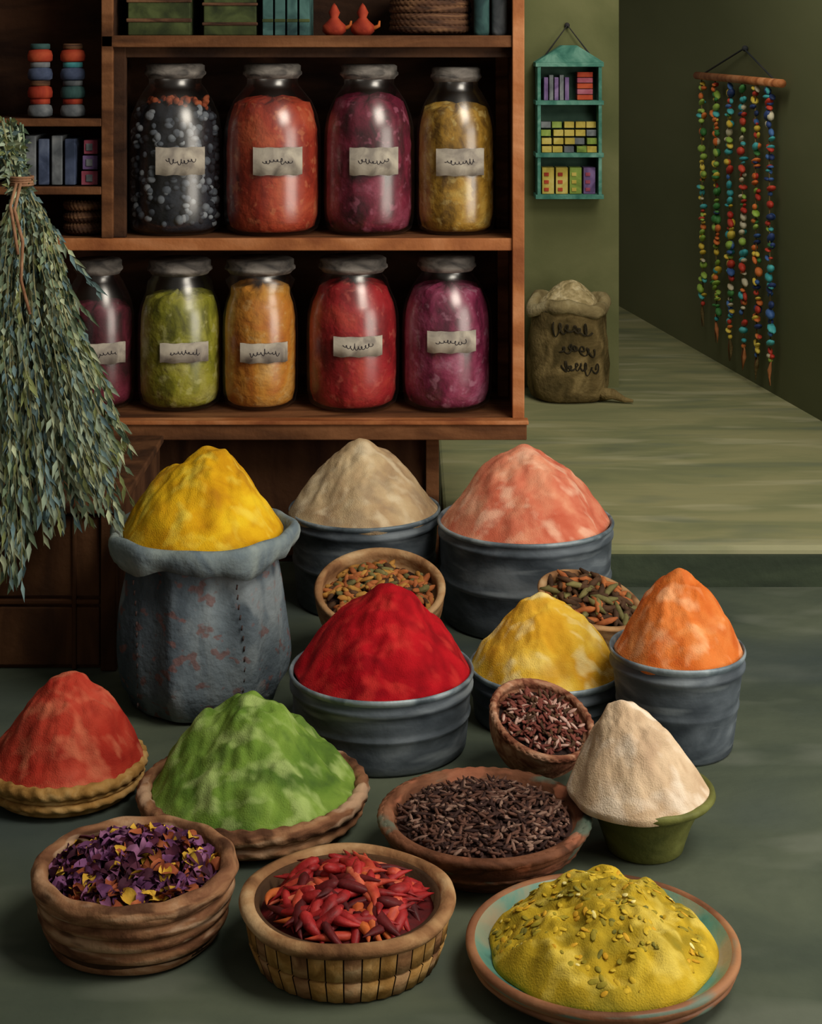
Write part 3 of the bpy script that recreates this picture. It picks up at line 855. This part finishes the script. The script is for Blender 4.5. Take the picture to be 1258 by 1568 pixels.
# ------------------------------------------------------------ hanging herb bundle
hm = [M('herb_sage', ['#6a7c62', '#86977a'], scale=12, rough=.95, spec=.08), M('herb_grey', ['#8a9a84', '#a8b59c'], scale=12, rough=.95, spec=.08),
      M('herb_blue', ['#5e787c', '#809896'], scale=12, rough=.95, spec=.08), M('herb_olive', ['#70784a', '#939a64'], scale=12, rough=.95, spec=.08), M('herb_dark', ['#38493c', '#50614c'], scale=12, rough=.95, spec=.08),
      M('herb_pale', ['#a8b28c', '#c2caa6'], scale=12, rough=.95, spec=.08)]
m_stem = M('herb_stem', ['#747452', '#97926a'], scale=12)
m_twine = M('twine', ['#7a5238', '#a0785a'], scale=20)
mb = MB()
tie = Vector((-.950, 4.14, 1.250)); top = Vector((-.985, 4.16, 1.36))
def leaf(p, d, L_, w, mat):
    d = d.normalized(); s_ = d.cross(Vector((rng.uniform(-.4, .4), -1, rng.uniform(-.2, .2))))
    if s_.length < .05: s_ = Vector((1, 0, 0))
    s_.normalize(); nrm = s_.cross(d)
    vs = [p, p+d*L_*.4+s_*w+nrm*w*.4, p+d*L_*.45, p+d*L_*.4-s_*w+nrm*w*.4, p+d*L_]
    mb.add((vs, [[0, 1, 2], [0, 2, 3], [1, 4, 2], [2, 4, 3]]), mat)
NS = 220
for i in range(NS):
    u = (i+.5)/NS+rng.uniform(-.02, .02)
    X = -1.06+.375*u
    if u < .42: zt_ = rng.uniform(.24, .52)+.12*abs(u-.2)
    else: zt_ = rng.uniform(.38, .60)+.08*max(0, u-.5)
    if rng.random() < .25: zt_ += rng.uniform(.1, .4)
    yd = rng.uniform(-.10, .085)
    P = []
    mid = -1.01+.16*u
    for k in range(15):
        t = k/14
        z = tie.z+(zt_-tie.z)*t
        s1 = math.sin(min(1, t*2.6)*pi/2)
        x = tie.x+(mid-tie.x)*s1
        if t > .35: x += (X-mid)*((t-.35)/.65)**1.4
        x += .007*math.sin(t*9+i)
        y = tie.y+yd*min(1, t*2.2)
        P.append(Vector((x, y, z)))
    mb.add(tube(P, [.0026*(1-.6*k/14) for k in range(15)], 4), m_stem)
    pal = [hm[0], hm[0], hm[1], hm[2], hm[3], hm[4], hm[5], hm[1], hm[2]]
    bm_ = rng.choice(pal)
    for k in range(30):
        t = .03+.97*(k/30)
        f = t*14; a_ = min(13, int(f)); p = P[a_].lerp(P[a_+1], f-a_)
        d = (P[a_+1]-P[a_]).normalized()
        dd = d*1.3+Vector((rng.uniform(-.6, .6), rng.uniform(-.7, .4), 0))
        low = t > .62
        leaf(p, dd, rng.uniform(.020, .034)*(1.6 if low else 1), rng.uniform(.0042, .0072), bm_ if rng.random() < .55 else rng.choice(pal+([hm[5], hm[1], hm[1]] if low else [])))
for i in range(70):
    a = rng.uniform(0, 2*pi); r0 = rng.uniform(.0, .03)
    p1 = top+Vector((math.cos(a)*r0*1.3, math.sin(a)*r0*1.3, rng.uniform(-.05, .05)))
    p0 = tie+Vector((math.cos(a)*r0*.6, math.sin(a)*r0*.6, -.02))
    mb.add(tube([p0, p0.lerp(p1, .5), p1], .003, 4), rng.choice([m_stem, hm[0], hm[1]]))
    for k in range(8): leaf(p0.lerp(p1, rng.random()), Vector((rng.uniform(-1, 1), -.3, rng.uniform(-.8, .4))), .03, .006, rng.choice(hm))
for k in range(4):
    mb.add(rope_ring(.028, 0, .0035, 20, n=60, k=6), m_twine, Matrix.Translation(tie+Vector((0, 0, -.004+k*.006))))
mb.add(tube([tie+Vector((.005, -.03, 0)), tie+Vector((.0, -.07, -.06)), tie+Vector((.03, -.115, -.13)), tie+Vector((.028, -.125, -.22)), tie+Vector((.05, -.128, -.30))], .0042, 6), m_twine)
mb.add(tube([tie+Vector((-.005, -.03, 0)), tie+Vector((-.01, -.07, -.05)), tie+Vector((.012, -.112, -.12)), tie+Vector((.02, -.12, -.16))], .0042, 6), m_twine)
mb.add(tube([tie+Vector((-.02, .0, .0)), top+Vector((-.055, 0, .1)), Vector((-1.06, 4.16, 2.035))], .003, 6), m_twine)
mb.obj('hanging_herb_bundle')
mb = MB()
B((-1.085, -1.035, 4.08, 5.45, 2.032, 2.08), m_wood_m)
B((-1.10, -1.02, 5.1, 5.45, 2.08, 2.10), m_wood_m)
mb.obj('wooden_bracket')

# ------------------------------------------------------------ light
def area(name, loc, tgt, sx, sy, power, col):
    l = bpy.data.lights.new(name, 'AREA'); l.shape = 'RECTANGLE'; l.size = sx; l.size_y = sy; l.energy = power; l.color = col
    o = bpy.data.objects.new(name, l); sc.collection.objects.link(o); o.location = loc
    d = Vector(tgt)-Vector(loc); o.rotation_euler = d.to_track_quat('-Z', 'Y').to_euler()
    return o
area('jar_stripe_light', (2.7, 2.5, 1.15), (-.2, 4.9, 1.15), 1.8, 2.2, 60, (1, .95, .86))  # unseen lamp added for jar stripes and light from the right; no doorway
area('high_key_light', (1.7, 2.3, 3.4), (-.1, 4.3, .3), 1.5, 1.5, 98, (1, .94, .83))  # key lamp added high at front right for highlights; no roof opening
area('wall_fill_light', (.9, 5.9, 2.8), (1.3, 7.0, .4), .9, .9, 16, (1, .96, .82))  # unseen fill lamp added to brighten the right wall
w = bpy.data.worlds.new('world'); sc.world = w; w.use_nodes = True
w.node_tree.nodes['Background'].inputs['Color'].default_value = (.66, .62, .55, 1)
w.node_tree.nodes['Background'].inputs['Strength'].default_value = .27

# ------------------------------------------------------------ camera (eye height 1.6 m, level, vertical lens shift)
cam = bpy.data.cameras.new('camera'); co = bpy.data.objects.new('camera', cam); sc.collection.objects.link(co)
co.location = (0, 0, 1.6); co.rotation_euler = (pi/2, 0, 0)
cam.sensor_fit = 'HORIZONTAL'; cam.sensor_width = 36; cam.lens = 36*2600/1258
cam.shift_y = -724/1258
sc.camera = co
